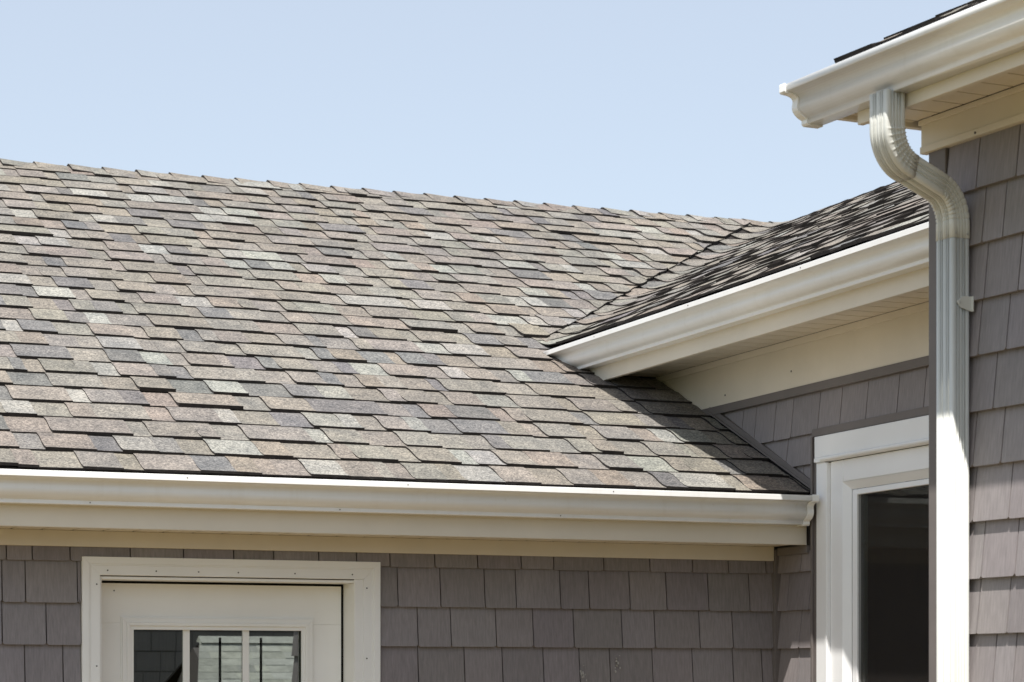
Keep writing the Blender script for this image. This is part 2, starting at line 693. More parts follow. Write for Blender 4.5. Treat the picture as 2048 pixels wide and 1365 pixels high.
# sloping channel where the long roof meets the window wall
y0, y1 = 7.985, 8.87
sl = lambda y, dz: ZE + PM * (y - YE) + dz
mb = MB()
for x0, x1, d0, d1 in ((XW - 0.022, XW - 0.001, 0.022, 0.052), (XW - 0.030, XW - 0.022, 0.022, 0.030)):
    mb.prism([W(x0, y0, sl(y0, d0)), W(x1, y0, sl(y0, d0)), W(x1, y0, sl(y0, d1)), W(x0, y0, sl(y0, d1))],
             [W(x0, y1, sl(y1, d0)), W(x1, y1, sl(y1, d0)), W(x1, y1, sl(y1, d1)), W(x0, y1, sl(y1, d1))])
build(mb, "channel", M['trim'], wall_wing, bevel=0.0015)
mb = MB()
x0, x1 = XW - 0.020, XW - 0.001
mb.prism([W(x0, y0, sl(y0, -0.005)), W(x1, y0, sl(y0, -0.005)), W(x1, y0, sl(y0, 0.022)), W(x0, y0, sl(y0, 0.022))],
         [W(x0, y1, sl(y1, -0.005)), W(x1, y1, sl(y1, -0.005)), W(x1, y1, sl(y1, 0.022)), W(x0, y1, sl(y1, 0.022))])
build(mb, "roof_gap_strip", M['dark'], wall_wing)  # black strip painting the shade of the open gap above the shingles
# corner post of the turned wing
strip(wall_near, "corner_post", boxw(-0.015, -0.001, BCORNER - 0.085, BCORNER - 0.006, -H, 1.50, N), bevel=0.003)

# ------------------------------------------------------------------ gutters
PROF = [(0.0, 0.103), (0.0, 0.0), (0.048, 0.0), (0.050, 0.002), (0.050, 0.0135), (0.053, 0.0160), (0.060, 0.0190),
        (0.068, 0.0235), (0.0750, 0.0295), (0.0800, 0.0360), (0.0825, 0.0425), (0.0820, 0.0500), (0.0805, 0.0570),
        (0.0800, 0.0630), (0.0815, 0.0690), (0.0860, 0.0742), (0.0930, 0.0783), (0.1020, 0.0808), (0.1130, 0.0822),
        (0.1225, 0.0830), (0.1240, 0.0840), (0.1242, 0.1020), (0.1230, 0.1032), (0.1080, 0.1035), (0.1070, 0.0970)]


def gutter(p0, p1, out, label, cap0=False, cap1=False, segs=1, sag=0.0, hs=1.0):
    """p0, p1: back bottom corners; out: outward direction"""
    mb = MB()
    rings = []
    for k in range(segs + 1):
        f_ = k / segs
        p = p0.lerp(p1, f_)
        w_ = sag * math.sin(f_ * 9.1 + 0.7) if segs > 1 else 0
        rings.append([p + out * (o * (1 + w_)) + UP * (zq * hs) for o, zq in PROF])
    n = len(PROF)
    v = [q for r in rings for q in r]
    f = []
    for k in range(segs):
        for i in range(n - 1):
            f.append((k * n + i, k * n + i + 1, (k + 1) * n + i + 1, (k + 1) * n + i))
    mb.add(v, f)
    gt = build(mb, "gutter", M['gutter'], house, label, smooth=True, solid=0.0016)
    ax = (p1 - p0).normalized()
    for flag, p, d in ((cap0, p0, ax), (cap1, p1, -ax)):
        if not flag:
            continue
        mb = MB()
        q = [p - d * 0.0015 + out * o + UP * zq * hs for o, zq in PROF[:-1]]
        q2 = [p - d * 0.0035 + out * o + UP * zq * hs for o, zq in PROF[:-1]]
        mb.prism(q, q2)
        # folded flange lapping over the gutter face
        c = (0.06, 0.05)
        off = []
        pr = PROF[1:-2]
        for i, (o, zq) in enumerate(pr):
            a = pr[max(i - 1, 0)]
            b = pr[min(i + 1, len(pr) - 1)]
            t_ = Vector((b[0] - a[0], b[1] - a[1])).normalized()
            nn = Vector((t_.y, -t_.x))
            off.append((o + nn.x * 0.0040, zq + nn.y * 0.0040))
        r0 = [p - d * 0.0035 + out * o + UP * zq * hs for o, zq in off]
        r1 = [p + d * 0.024 + out * o + UP * zq * hs for o, zq in off]
        r2 = [p + d * 0.024 + out * o + UP * zq * hs for o, zq in pr]
        n_ = len(r0)
        mb.add(r0 + r1 + r2, [(i, i + 1, n_ + i + 1, n_ + i) for i in range(n_ - 1)] +
               [(n_ + i, n_ + i + 1, 2 * n_ + i + 1, 2 * n_ + i) for i in range(n_ - 1)])
        build(mb, "end_cap", M['gutter'], gt)
    return gt


g_main = gutter(W(-3.2, YF, 0.592), W(4.405, YF, 0.592), Vector((0, -1, 0)),
                "long off-white gutter along the eave above the door", False, True, 40, 0.010, 1.04)
g_wing = gutter(W(XF, 9.75, 1.352), W(XF, 5.70, 1.352), Vector((-1, 0, 0)),
                "off-white gutter running up from the shingles behind the downspout", False, False, 24, 0.008)
g_near = gutter(N(-0.295, 0.318, 1.562), N(-0.295, -1.45, 1.562), -NX,
                "off-white gutter at the top right corner feeding the downspout", True, True, 1)

def dots(parent, pts, nrm, r=0.003, mat='nail', name="nail_heads"):
    mb = MB()
    nrm = nrm.normalized()
    a = nrm.orthogonal().normalized()
    b = nrm.cross(a)
    for p in pts:
        ring = [p + (a * math.cos(t) + b * math.sin(t)) * r for t in [k * math.pi / 4 for k in range(8)]]
        mb.prism([q + nrm * 0.0015 for q in ring], [q - nrm * 0.004 for q in ring])
    return build(mb, name, M[mat], parent, kind="stuff")


dots(g_main, [W(x_, YF - 0.0505, 0.592 + 0.008) for x_ in (1.63, 2.52, 3.37)] + [W(x_, YF - 0.1243, 0.592 + 0.097) for x_ in (1.95, 2.75, 3.55)],
     Vector((0, -1, 0)), 0.0022)
dots(g_wing, [W(XF - 0.1243, y_, 1.352 + 0.094) for y_ in (6.4, 7.3, 8.2, 9.1)], Vector((-1, 0, 0)), 0.0022)

# ------------------------------------------------------------------ fascia, soffit boards, frieze
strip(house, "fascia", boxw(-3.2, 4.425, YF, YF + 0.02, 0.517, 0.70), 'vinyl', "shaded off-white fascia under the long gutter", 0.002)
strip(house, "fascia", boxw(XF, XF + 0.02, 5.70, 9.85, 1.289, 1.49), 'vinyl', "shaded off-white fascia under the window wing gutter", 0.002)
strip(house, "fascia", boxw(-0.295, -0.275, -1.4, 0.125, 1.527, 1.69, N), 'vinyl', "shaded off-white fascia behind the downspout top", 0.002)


def soffit(label, frames, gap=0.0035):
    root = None
    for k, pts in enumerate(frames):
        mb = MB()
        mb.prism(*pts)
        if root is None:
            root = build(mb, "soffit", M['trim'], house, label)  # brown instead of vinyl: shade of the board grooves put into the backing colour
        else:
            build(mb, "soffit_board", M['vinyl'], root)
    return root


W_S = 0.108
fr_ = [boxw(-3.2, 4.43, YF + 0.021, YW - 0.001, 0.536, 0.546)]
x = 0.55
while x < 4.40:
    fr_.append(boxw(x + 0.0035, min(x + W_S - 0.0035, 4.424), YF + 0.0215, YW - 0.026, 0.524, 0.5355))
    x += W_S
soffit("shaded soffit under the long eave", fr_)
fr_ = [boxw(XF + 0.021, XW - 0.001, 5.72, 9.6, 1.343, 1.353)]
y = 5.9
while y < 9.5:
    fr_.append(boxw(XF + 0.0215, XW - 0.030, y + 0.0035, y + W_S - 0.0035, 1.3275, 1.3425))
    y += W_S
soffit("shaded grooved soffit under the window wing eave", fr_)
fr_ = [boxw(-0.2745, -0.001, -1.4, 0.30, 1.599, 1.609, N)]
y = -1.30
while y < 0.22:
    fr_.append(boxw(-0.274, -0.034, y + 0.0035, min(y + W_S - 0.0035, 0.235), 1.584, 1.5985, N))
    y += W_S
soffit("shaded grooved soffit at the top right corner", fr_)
# rake return at the far end of the turned wing
strip(house, "rake_board", boxw(-0.292, 0.35, 0.236, 0.262, 1.572, 1.66, N), 'vinyl', None, 0.002)

# frieze boards
f1 = strip(house, "frieze_board", boxw(-3.2, XW - 0.034, YW - 0.030, YW - 0.001, 0.467, 0.5235), 'vinyl', "off-white frieze board above the door casing", 0.002)
mb = MB()
mb.prism(*boxw(XW - 0.022, XW - 0.001, 5.72, 9.5, 1.138, 1.327))
mb.prism(*boxw(XW - 0.029, XW - 0.0225, 5.72, 9.5, 1.300, 1.327))
f2 = build(mb, "frieze_board", M['vinyl'], house, "wide off-white frieze board above the tall window", bevel=0.0015)
mb = MB()
mb.prism(*boxw(-0.022, -0.001, -1.2, 0.205, 1.488, 1.583, N))
mb.prism(*boxw(-0.033, -0.0225, -1.2, 0.2045, 1.568, 1.5825, N))
mb.prism(*boxw(-0.027, -0.0225, -1.2, 0.2045, 1.4885, 1.508, N))
f3 = build(mb, "frieze_board", M['vinyl'], house, "off-white frieze board right of the downspout elbow", bevel=0.0015)


dots(f3, [N(-0.0275, -0.05, 1.497), N(-0.022, -0.62, 1.53)], -NX, 0.0035)
dots(f2, [W(XW - 0.022, 8.15, 1.205), W(XW - 0.022, 8.72, 1.175)], Vector((-1, 0, 0)), 0.004)

# ------------------------------------------------------------------ shingles
PAL = [((0.226, 0.208, 0.184), 36), ((0.217, 0.206, 0.187), 28), ((0.228, 0.202, 0.175), 12),
       ((0.272, 0.268, 0.249), 12), ((0.166, 0.162, 0.160), 12)]


def pick_col():
    t = random.uniform(0, sum(w for _, w in PAL))
    for c, w in PAL:
        t -= w
        if t <= 0:
            break
    k = random.uniform(0.90, 1.08)
    return tuple(x * k * random.uniform(0.975, 1.025) for x in c)


T_TOP = EXPO + 0.028
NSEG = 6


def tab(w, high, lift, lean=0.0, expo=EXPO, segs_x=1, hs=1.0, zb0=0.0022):
    """one shingle tab. local: x along course, y up-slope, z off the roof"""
    mb = MB()
    hb = (0.0160 if high else 0.0096) * hs
    ht = (0.0072 if high else 0.0028) * hs
    top = expo + 0.028
    s_amp = random.uniform(0.0016, 0.0040)
    rows_ = []
    for k in range(NSEG + 1):
        y = top * k / NSEG
        f_ = min(y / expo, 1.15)
        h = hb + (ht - hb) * f_ - s_amp * math.sin(2 * math.pi * min(f_, 1.0)) * (1.25 if high else 0.9)
        h += lift * (1 - min(f_, 1.0)) ** 2
        rows_.append((y, h))
    v, f, m = [], [], []
    nx = segs_x + 1
    for y, h in rows_:
        for i in range(nx):
            fx = i / segs_x
            v.append((w * fx + lean * y, y, h + 0.0012 * math.sin(3.1 * fx + lift * 900)))
    nt_ = len(v)
    for k in range(NSEG):
        for i in range(segs_x):
            f.append((k * nx + i, k * nx + i + 1, (k + 1) * nx + i + 1, (k + 1) * nx + i))
            m.append(0)
    # underside line at the butt, then butt face and the two sides
    zb = zb0 + (lift * 0.75)
    b0 = len(v)
    for i in range(nx):
        v.append((w * i / segs_x, 0.0, zb))
    for i in range(segs_x):
        f.append((b0 + i, b0 + i + 1, i + 1, i))
        m.append(1)
    s0 = len(v)
    for y, h in rows_:
        v.append((lean * y, y, -0.004))
    for y, h in rows_:
        v.append((w + lean * y, y, -0.004))
    n = NSEG + 1
    for k in range(NSEG):
        f.append((s0 + k, k * nx, (k + 1) * nx, s0 + k + 1))
        m.append(1)
        a = nx - 1
        f.append((s0 + n + k, s0 + n + k + 1, (k + 1) * nx + a, k * nx + a))
        m.append(1)
    mb.v, mb.f, mb.m = v, f, m
    mb.c = [(1, 1, 1)] * len(f)
    return mb


def raw_mesh(mb, name):
    me = bpy.data.meshes.new(name)
    me.from_pydata(mb.v, [], mb.f)
    me.materials.append(M['shingle'])
    me.materials.append(M['asphalt'])
    me.polygons.foreach_set("material_index", mb.m)
    a = me.color_attributes.new("tint", 'FLOAT_COLOR', 'CORNER')
    buf = []
    for p, c in zip(me.polygons, mb.c):
        buf += [c[0], c[1], c[2], 1.0] * p.loop_total
    a.data.foreach_set("color", buf)
    me.update()
    return me


def course_plan(x0, x1, k):
    """[(start, width, high, colour)] along one course"""
    out = []
    x = x0 - random.uniform(0.0, 0.25)
    high = random.random() < 0.5
    while x < x1:
        total = random.choice((0.14, 0.16, 0.18, 0.20, 0.22, 0.25, 0.29)) if high else random.choice((0.07, 0.09, 0.11, 0.13, 0.15, 0.18))
        parts_ = [total]
        if total >= 0.18 and random.random() < 0.75:
            a = random.choice((0.07, 0.09, 0.11, 0.13))
            parts_ = [a, round(total - a, 3)] if random.random() < 0.5 else [round(total - a, 3), a]
        last = None
        for w in parts_:
            c = pick_col()
            out.append((x, w, high, c))
            x += w
        high = not high if random.random() < 0.93 else high
    return out


CP, SP = math.cos(math.atan(PM)), math.sin(math.atan(PM))
F_MAIN = Matrix(((1, 0, 0, 0), (0, CP, -SP, YE), (0, SP, CP, ZE + H), (0, 0, 0, 1)))
LEN_MAIN = (YR - YE) / CP


def cut_x(Y):
    return 4.09 + 0.905 * (Y - 9.87)


mb = MB()      # sheathing slab of the long roof, both slopes
for sgn in (1, -1):
    def rp(xx, yy, dz):
        yq = yy if sgn == 1 else 2 * YR - yy
        return W(xx, yq, ZE + PM * (yy - YE) + dz)
    yA = YE + 0.02 if sgn == 1 else YE
    xr_ = XW - 0.022
    if sgn == 1:
        mb.prism([rp(-3.1, yA, -0.018), rp(xr_, yA, -0.018), rp(xr_, 9.85, -0.018), rp(7.3, YR, -0.018), rp(-3.1, YR, -0.018)],
                 [rp(-3.1, yA, -0.003), rp(xr_, yA, -0.003), rp(xr_, 9.85, -0.003), rp(7.3, YR, -0.003), rp(-3.1, YR, -0.003)])
    else:
        mb.prism([rp(-3.1, yA, -0.018), rp(8.5, yA, -0.018), rp(8.5, YR, -0.018), rp(-3.1, YR, -0.018)],
                 [rp(-3.1, yA, 0.0), rp(8.5, yA, 0.0), rp(8.5, YR, 0.0), rp(-3.1, YR, 0.0)])
roof_main = build(mb, "roof", M['asphalt'], house, "long mottled tan shingle roof above the door")
mb = MB()      # metal drip edge below the first course
mb.prism(*boxw(-3.1, XW - 0.03, YE + 0.012, YF + 0.004, ZE - 0.030, ZE - 0.002))
build(mb, "drip_edge", M['flash'], roof_main)

shared = {}
todo = []       # (area rank, matrix, tab params, colour, needs clip)
NC = int(LEN_MAIN / EXPO) + 1
for k in range(-1, NC):
    t0 = k * EXPO
    if k == -1:
        continue
    if t0 > LEN_MAIN - 0.06:
        break
    Yc = YE + t0 * CP
    xr_top = XW - 0.024 if Yc < 9.80 else cut_x(Yc + EXPO * CP) + 0.03
    wave_a = random.uniform(0.0, 0.003)
    wave_p = random.uniform(0, 6)
    for (x, w, hi, c) in course_plan(-3.05, min(xr_top + 0.1, 7.2), k):
        if x > xr_top:
            continue
        dt_ = wave_a * math.sin(x * 2.3 + wave_p) + random.uniform(-0.0015, 0.0015)
        lift = random.choice((0.0, 0.0, 0.0, 0.0015, 0.003))
        if random.random() < 0.03:
            lift = 0.008
        mw = F_MAIN @ Matrix.Translation((x, t0 + dt_, 0.0))
        y_end = Yc + (EXPO + 0.03) * CP
        clip = None
        if Yc < 9.80:
            if x + w > XW - 0.024:
                clip = 'wall'
        elif x + w > cut_x(Yc) - 0.02:
            clip = 'valley'
        todo.append((k, mw, (w, hi, lift), c, clip, x))


def clipped(mb, mw, clip):
    bm = bmesh.new()
    vs = [bm.verts.new(p) for p in mb.v]
    lay = bm.loops.layers.float_color.new("tint")
    for f, mi, c in zip(mb.f, mb.m, mb.c):
        fc = bm.faces.new([vs[i] for i in f])
        fc.material_index = mi
        for l in fc.loops:
            l[lay] = (*c, 1)
    if clip == 'wall':
        co, no = W(XW - 0.024, 0, 0), Vector((-1, 0, 0))
    else:
        co, no = W(cut_x(9.87) + random.uniform(-0.010, 0.008), 9.87, 0), Vector((-1, 0.905 + random.uniform(-0.04, 0.04) * 0, 0)).normalized()
    iv = mw.inverted()
    pl = iv @ co
    pn = (mw.to_3x3().transposed() @ no).normalized()
    bmesh.ops.bisect_plane(bm, geom=bm.verts[:] + bm.edges[:] + bm.faces[:], plane_co=pl, plane_no=pn, clear_inner=True)
    if clip == 'valley':          # close the cut with a dark edge
        es = [e for e in bm.edges if e.is_boundary and abs((e.verts[0].co - pl).dot(pn)) < 1e-5 and abs((e.verts[1].co - pl).dot(pn)) < 1e-5]
        ret = bmesh.ops.extrude_edge_only(bm, edges=es)
        for g_ in ret["geom"]:
            if isinstance(g_, bmesh.types.BMVert):
                g_.co.z -= 0.026
            elif isinstance(g_, bmesh.types.BMFace):
                g_.material_index = 1
    if not bm.faces:
        bm.free()
        return None
    me = bpy.data.meshes.new("shingle")
    bm.to_mesh(me)
    bm.free()
    me.materials.append(M['shingle'])
    me.materials.append(M['asphalt'])
    return me


def in_view(mw, w):
    p = mw @ Vector((w / 2, EXPO / 2, 0.01))
    r = p.x * CT - p.y * ST
    d = p.x * ST + p.y * CT
    px = 1024 + 4700 * r / d
    py = 1358 - 4700 * (p.z - H) / d
    return -30 < px < 2078 and 0 < py < 1365


acc = MB()
n_single = 0
for (k, mw, (w, hi, lift), c, clip, x) in todo:
    single = n_single < 296 and in_view(mw, w)
    if single or clip:
        if clip:
            me = clipped(tab(w, hi, lift), mw @ Matrix.Translation((0, 0, 0.006)) if clip == 'valley' else mw, clip)
            if clip == 'valley':
                mw = mw @ Matrix.Translation((0, 0, 0.006))
            if me is None:
                continue
        else:
            key = (round(w, 3), hi, lift, k == 0)
            if key not in shared:
                shared[key] = raw_mesh(tab(w, hi, lift, hs=0.75 if k == 0 else 1.0), "shingle")
            me = shared[key]
        if single:
            o = link("shingle", me, roof_main, mw)
            o.color = (*c, 1)
            n_single += 1
        else:
            bmv = [mw @ v.co for v in me.vertices]
            acc.add(bmv, [tuple(p.vertices) for p in me.polygons], [p.material_index for p in me.polygons], c)
    else:
        mb = tab(w, hi, lift)
        acc.add([mw @ Vector(p) for p in mb.v], mb.f, mb.m, c)


def stuff_mesh(acc, name, parent, label=None):
    me = raw_mesh(acc, name)
    o = link(name, me, parent)
    o["kind"] = "stuff"
    if label:
        o["label"] = label
    return o


stuff_mesh(acc, "shingle_courses", roof_main)

# ---- ridge caps of the long roof: folded over the ridge, butts towards the left
def ridge_caps(parent, p0, axis, n, step, half, slope_a, slope_b, side_a, side_b, single=True):
    """axis: along ridge from the first cap; butt end at the start of each cap"""
    acc2 = MB()
    prof = []
    for t in (-1.0, -0.75, -0.45, -0.18, 0.0, 0.18, 0.45, 0.75, 1.0):
        prof.append(t)
    for i in range(n):
        st = step * random.uniform(0.97, 1.03)
        start = p0 + axis * (i * step)
        ln = step + 0.045
        v, f, m = [], [], []
        hb = 0.020 + random.uniform(0, 0.004)
        secs = ((0.0, hb), (ln * 0.5, hb * 0.62), (ln, 0.006))
        dz0 = random.uniform(-0.003, 0.003)
        for q, (dx, h) in enumerate(secs):
            for t in prof:
                s_ = abs(t) * half
                sd = side_a if t < 0 else side_b
                sl_ = slope_a if t < 0 else slope_b
                rnd = 0.020 * (1 - min(1, abs(t) / 0.3)) ** 2
                v.append(start + axis * dx + sd * s_ + UP * (-s_ * sl_ + h - rnd * 0.4 + dz0 * abs(t)))
        np_ = len(prof)
        for q in range(2):
            for j in range(np_ - 1):
                f.append((q * np_ + j, q * np_ + j + 1, (q + 1) * np_ + j + 1, (q + 1) * np_ + j))
                m.append(0)
        # butt thickness and skirt edges
        nb = len(v)
        for j in range(np_):
            v.append(v[j] - UP * 0.0095)
        for j in range(np_ - 1):
            f.append((j, nb + j, nb + j + 1, j + 1))
            m.append(1)
        nb2 = len(v)
        for q in range(3):
            v.append(v[q * np_] - UP * 0.007)
        for q in range(3):
            v.append(v[q * np_ + np_ - 1] - UP * 0.007)
        for q in range(2):
            f.append((q * np_, (q + 1) * np_, nb2 + q + 1, nb2 + q))
            m.append(1)
            f.append((q * np_ + np_ - 1, nb2 + 3 + q, nb2 + 4 + q, (q + 1) * np_ + np_ - 1))
            m.append(1)
        c = pick_col()
        mb = MB()
        org = start
        if single:
            mb.v = [tuple(p - org) for p in v]
            mb.f, mb.m, mb.c = f, m, [(1, 1, 1)] * len(f)
            o = link("ridge_cap", raw_mesh(mb, "ridge_cap"), parent, Matrix.Translation(org))
            o.color = (*c, 1)
        else:
            acc2.add(v, f, m, c)
    if not single:
        stuff_mesh(acc2, "ridge_caps", parent)


ridge_caps(roof_main, W(1.55, YR, ZR), Vector((1, 0, 0)), 29, 0.186, 0.150, PM, PM, Vector((0, -CP, 0)) , Vector((0, CP, 0)))
ridge_caps(roof_main, W(-3.1, YR, ZR), Vector((1, 0, 0)), 25, 0.186, 0.150, PM, PM, Vector((0, -CP, 0)), Vector((0, CP, 0)), False)

# ---- wing roof: courses sweep through the valley on to the long roof
V0 = W(XE, YE + (ZWE - ZE) / PM, ZWE)
VD = Vector((1, PW / PM, PW)).normalized()
nw = Vector((0, -1, 0))
nw = (nw - VD * nw.dot(VD)).normalized()
nm = Vector((-1, 0, 0))
nm = (nm - VD * nm.dot(VD)).normalized()
NWP = Vector((-PW, 0, 1)).normalized()
NMP = Vector((0, -PM, 1)).normalized()


def fold(p, h):
    d = p - V0
    al = d.dot(VD)
    q = d.dot(nw)
    r = 0.07
    sq = math.sqrt(q * q + r * r)
    a, b = (q + sq) / 2, (sq - q) / 2
    wgt = a / (a + b)
    nn = (NWP * wgt + NMP * (1 - wgt)).normalized()
    return V0 + VD * al + nw * a + nm * b + nn * (h * (1 - 0.45 * (1 - wgt)) - 0.008 * (1 - wgt))


CW = math.cos(math.atan(PW))
ES = EXPO * CW
mb = MB()
v = []
for dz in (-0.02, -0.004):
    for xx, yy in ((XE + 0.015, 5.5), (XE + 0.015, V0.y), (XR, V0.y + (XR - XE) * PW / PM), (XR, 5.5)):
        v.append(W(xx, yy, ZWE + PW * (xx - XE) + dz))
mb.prism(v[:4], v[4:])
v = []
for dz in (-0.02, -0.004):
    for xx, yy in ((XR, 5.5), (XR, 12.5), (XR + 2.6, 12.5), (XR + 2.6, 5.5)):
        v.append(W(xx, yy, ZWR - PW * (xx - XR) + dz))
mb.prism(v[:4], v[4:])
roof_wing = build(mb, "roof", M['asphalt'], house, "window wing roof seen edge-on behind its gutter")
acc = MB()
k = 0
while k * ES < XR - XE - 0.02:
    xx = XE + k * ES
    yv = V0.y + (xx - XE) * PW / PM          # valley position of this course
    ymax = yv + 0.02 + 0.24
    y = 5.55 - random.uniform(0, 0.2)
    hi = random.random() < 0.5
    while y < ymax:
        w = random.choice((0.14, 0.18, 0.22, 0.28, 0.34)) if hi else random.choice((0.08, 0.12, 0.16, 0.22))
        w = min(w, ymax - y + 0.001)
        c = pick_col()
        lift = random.choice((0.0, 0.001, 0.002, 0.004))
        near_v = y + w > yv - 0.55
        sx = max(1, int(w / 0.03)) if near_v else 1
        mb = tab(w, hi, lift, 0.0, EXPO, sx, 0.88)
        pts = []
        for (lx, ly, lz) in mb.v:
            # x of the tab runs away from the camera (+Y)
            base = Vector((xx + ly * CW, y + lx, ZWE + PW * (xx + ly * CW - XE) + H))
            pts.append(fold(base, lz) if near_v else base + NWP * lz)
        # flip faces: mirrored frame
        acc.add(pts, [tuple(reversed(f)) for f in mb.f], mb.m, c)
        y += w
        hi = not hi if random.random() < 0.9 else hi
    k += 1
stuff_mesh(acc, "shingle_courses", roof_wing)
ridge_caps(roof_wing, W(XR, 5.5, ZWR), Vector((0, 1, 0)), 36, 0.186, 0.145, PW, PW, Vector((-CW, 0, 0)), Vector((CW, 0, 0)), False)

# ---- roof of the turned wing at the top right
AE, ZNE, BR = -0.322, 1.704, 0.190
CNP, SNP = math.cos(math.atan(PN)), math.sin(math.atan(PN))
F_NEAR = Matrix(((-NY.x, NX.x * CNP, -NX.x * SNP, 0), (-NY.y, NX.y * CNP, -NX.y * SNP, 0), (0, SNP, CNP, 0), (0, 0, 0, 1)))
mb = MB()
v = []
for dz in (-0.022, -0.004):
    for aa, bb in ((AE + 0.02, BR - 0.03), (AE + 0.02, -1.4), (3.6, -1.4), (3.6, BR - 0.03)):
        v.append(N(aa, bb, ZNE + PN * (aa - AE) + dz))
mb.prism(v[:4], v[4:])
roof_near = build(mb, "roof", M['deck'], house, "roof edge above the top right gutter")
acc = MB()
k = 0
while k * EXPO * CNP < 3.8:
    l = -BR - random.uniform(-0.004, 0.012)
    first = True
    hi = random.random() < 0.5
    while l < 1.25:
        w = random.choice((0.14, 0.18, 0.22, 0.28)) if hi else random.choice((0.10, 0.14, 0.18))
        c = pick_col()
        mb = tab(w, hi, random.choice((0.0, 0.001, 0.003)), hs=0.95)
        o_n = N(AE + k * EXPO * CNP, -l, ZNE + PN * k * EXPO * CNP)
        mw = Matrix.Translation(o_n) @ F_NEAR
        acc.add([mw @ Vector(p) for p in mb.v], mb.f, mb.m, c)
        l += w
        hi = not hi
    k += 1
stuff_mesh(acc, "shingle_courses", roof_near)
# ------------------------------------------------------------------ downspout
def section(wa, wb, g=0.0042):
    """ribbed rounded rectangle, (a, b) pairs, wa along a, wb along b"""
    pts = []
    rc = 0.008

    def side(p, q, nrm):
        d = Vector((q[0] - p[0], q[1] - p[1]))
        L = d.length
        d.normalize()
        ribs = [0.16, 0.27, 0.38, 0.62, 0.73, 0.84] if L > 0.055 else [0.22, 0.38, 0.62, 0.78]
        out = [(0, 0)]
        for r_ in ribs:
            for dx, h in ((-0.0042, 0), (-0.0014, -g), (0.0014, -g), (0.0042, 0)):
                out.append((r_ * L + dx, h))
        out.append((L, 0))
        for s_, h in out:
            pts.append((p[0] + d.x * s_ + nrm[0] * h, p[1] + d.y * s_ + nrm[1] * h))

    x, y = wa / 2, wb / 2

    def corner(cx_, cy_, a0):
        for k_ in range(1, 4):
            a_ = R(a0 + 90 * k_ / 4)
            pts.append((cx_ + rc * math.cos(a_), cy_ + rc * math.sin(a_)))

    side((-x + rc, -y), (x - rc, -y), (0, -1))
    corner(x - rc, -y + rc, -90)
    side((x, -y + rc), (x, y - rc), (1, 0))
    corner(x - rc, y - rc, 0)
    side((x - rc, y), (-x + rc, y), (0, 1))
    corner(-x + rc, y - rc, 90)
    side((-x, y - rc), (-x, -y + rc), (-1, 0))
    corner(-x + rc, -y + rc, 180)
    return pts


SEC = section(0.063, 0.080)
PA, PB = -0.0535, 0.016         # pipe centre on the wall
TA, TB = -0.335, -0.072         # outlet below the gutter
ZT, BEND = 1.472, R(76)


def sweep(stations, crimp=None, scale=1.0, name="elbow", parent=None, label=None):
    """stations: (a, b, z, tangent angle, crimp in, crimp out)"""
    mb = MB()
    rings = []
    for (a, b, z, ang, ci, co) in stations:
        ring = []
        for (sa, sb) in SEC:
            s_a, s_b = sa * scale, sb * scale
            inner = s_a > 0
            cc = ci * min(1, max(0, (sa + 0.030) / 0.022)) + co * min(1, max(0, (-sa - 0.006) / 0.022))
            s_b *= 1 + cc
            s_a *= 1 + cc * 0.35
            # section plane is turned by ang about the b axis
            ring.append(N(a + s_a * math.cos(ang), b + s_b, z + s_a * math.sin(ang)))
        rings.append(ring)
    n = len(SEC)
    v = [p for r_ in rings for p in r_]
    f = []
    for k in range(len(rings) - 1):
        for i in range(n):
            f.append((k * n + i, k * n + (i + 1) % n, (k + 1) * n + (i + 1) % n, (k + 1) * n + i))
    mb.add(v, f)
    return build(mb, name, M['pipe'], parent, label, smooth=True, solid=0.001)


RAD = 0.093
hz = 2 * RAD * (1 - math.cos(BEND))
Ls = ((PA - TA) - hz) / math.sin(BEND)
path = []
za = ZT


def b_at(a):
    f_ = (a - TA) / (PA - TA)
    return TB + (PB - TB) * f_


st1 = [(TA, TB, 1.566, 0, 0, 0), (TA, TB, ZT + 0.01, 0, 0, 0)]
NST = 72
for k in range(NST + 1):
    an = BEND * k / NST
    a = TA + RAD * (1 - math.cos(an))
    z = ZT - RAD * math.sin(an)
    ph = (k / NST) * 8.0
    fr0 = ph - math.floor(ph)
    cr = 0.085 * max(0.0, math.cos(2 * math.pi * (fr0 - 0.5))) ** 2 if 0.2 < ph < 7.8 else 0.0
    st1.append((a, b_at(a), z, an, cr, 0.0))
a1, z1 = st1[-1][0], st1[-1][2]
dirv = (math.sin(BEND), -math.cos(BEND))
st1.append((a1 + dirv[0] * 0.02, b_at(a1 + dirv[0] * 0.02), z1 + dirv[1] * 0.02, BEND, 0, 0))
mb = MB()
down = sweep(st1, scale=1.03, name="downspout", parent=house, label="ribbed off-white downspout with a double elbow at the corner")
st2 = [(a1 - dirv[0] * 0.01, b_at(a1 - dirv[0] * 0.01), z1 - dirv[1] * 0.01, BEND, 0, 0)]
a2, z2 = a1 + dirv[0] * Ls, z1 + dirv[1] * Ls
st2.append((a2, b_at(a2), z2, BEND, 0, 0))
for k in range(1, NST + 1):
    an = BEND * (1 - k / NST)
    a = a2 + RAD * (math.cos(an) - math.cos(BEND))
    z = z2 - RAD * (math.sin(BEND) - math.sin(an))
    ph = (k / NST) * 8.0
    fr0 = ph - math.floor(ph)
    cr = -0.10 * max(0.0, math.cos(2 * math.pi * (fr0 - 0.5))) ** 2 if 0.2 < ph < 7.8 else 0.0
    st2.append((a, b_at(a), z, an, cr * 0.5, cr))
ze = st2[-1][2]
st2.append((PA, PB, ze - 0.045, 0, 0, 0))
sweep(st2, scale=1.0, name="elbow", parent=down)
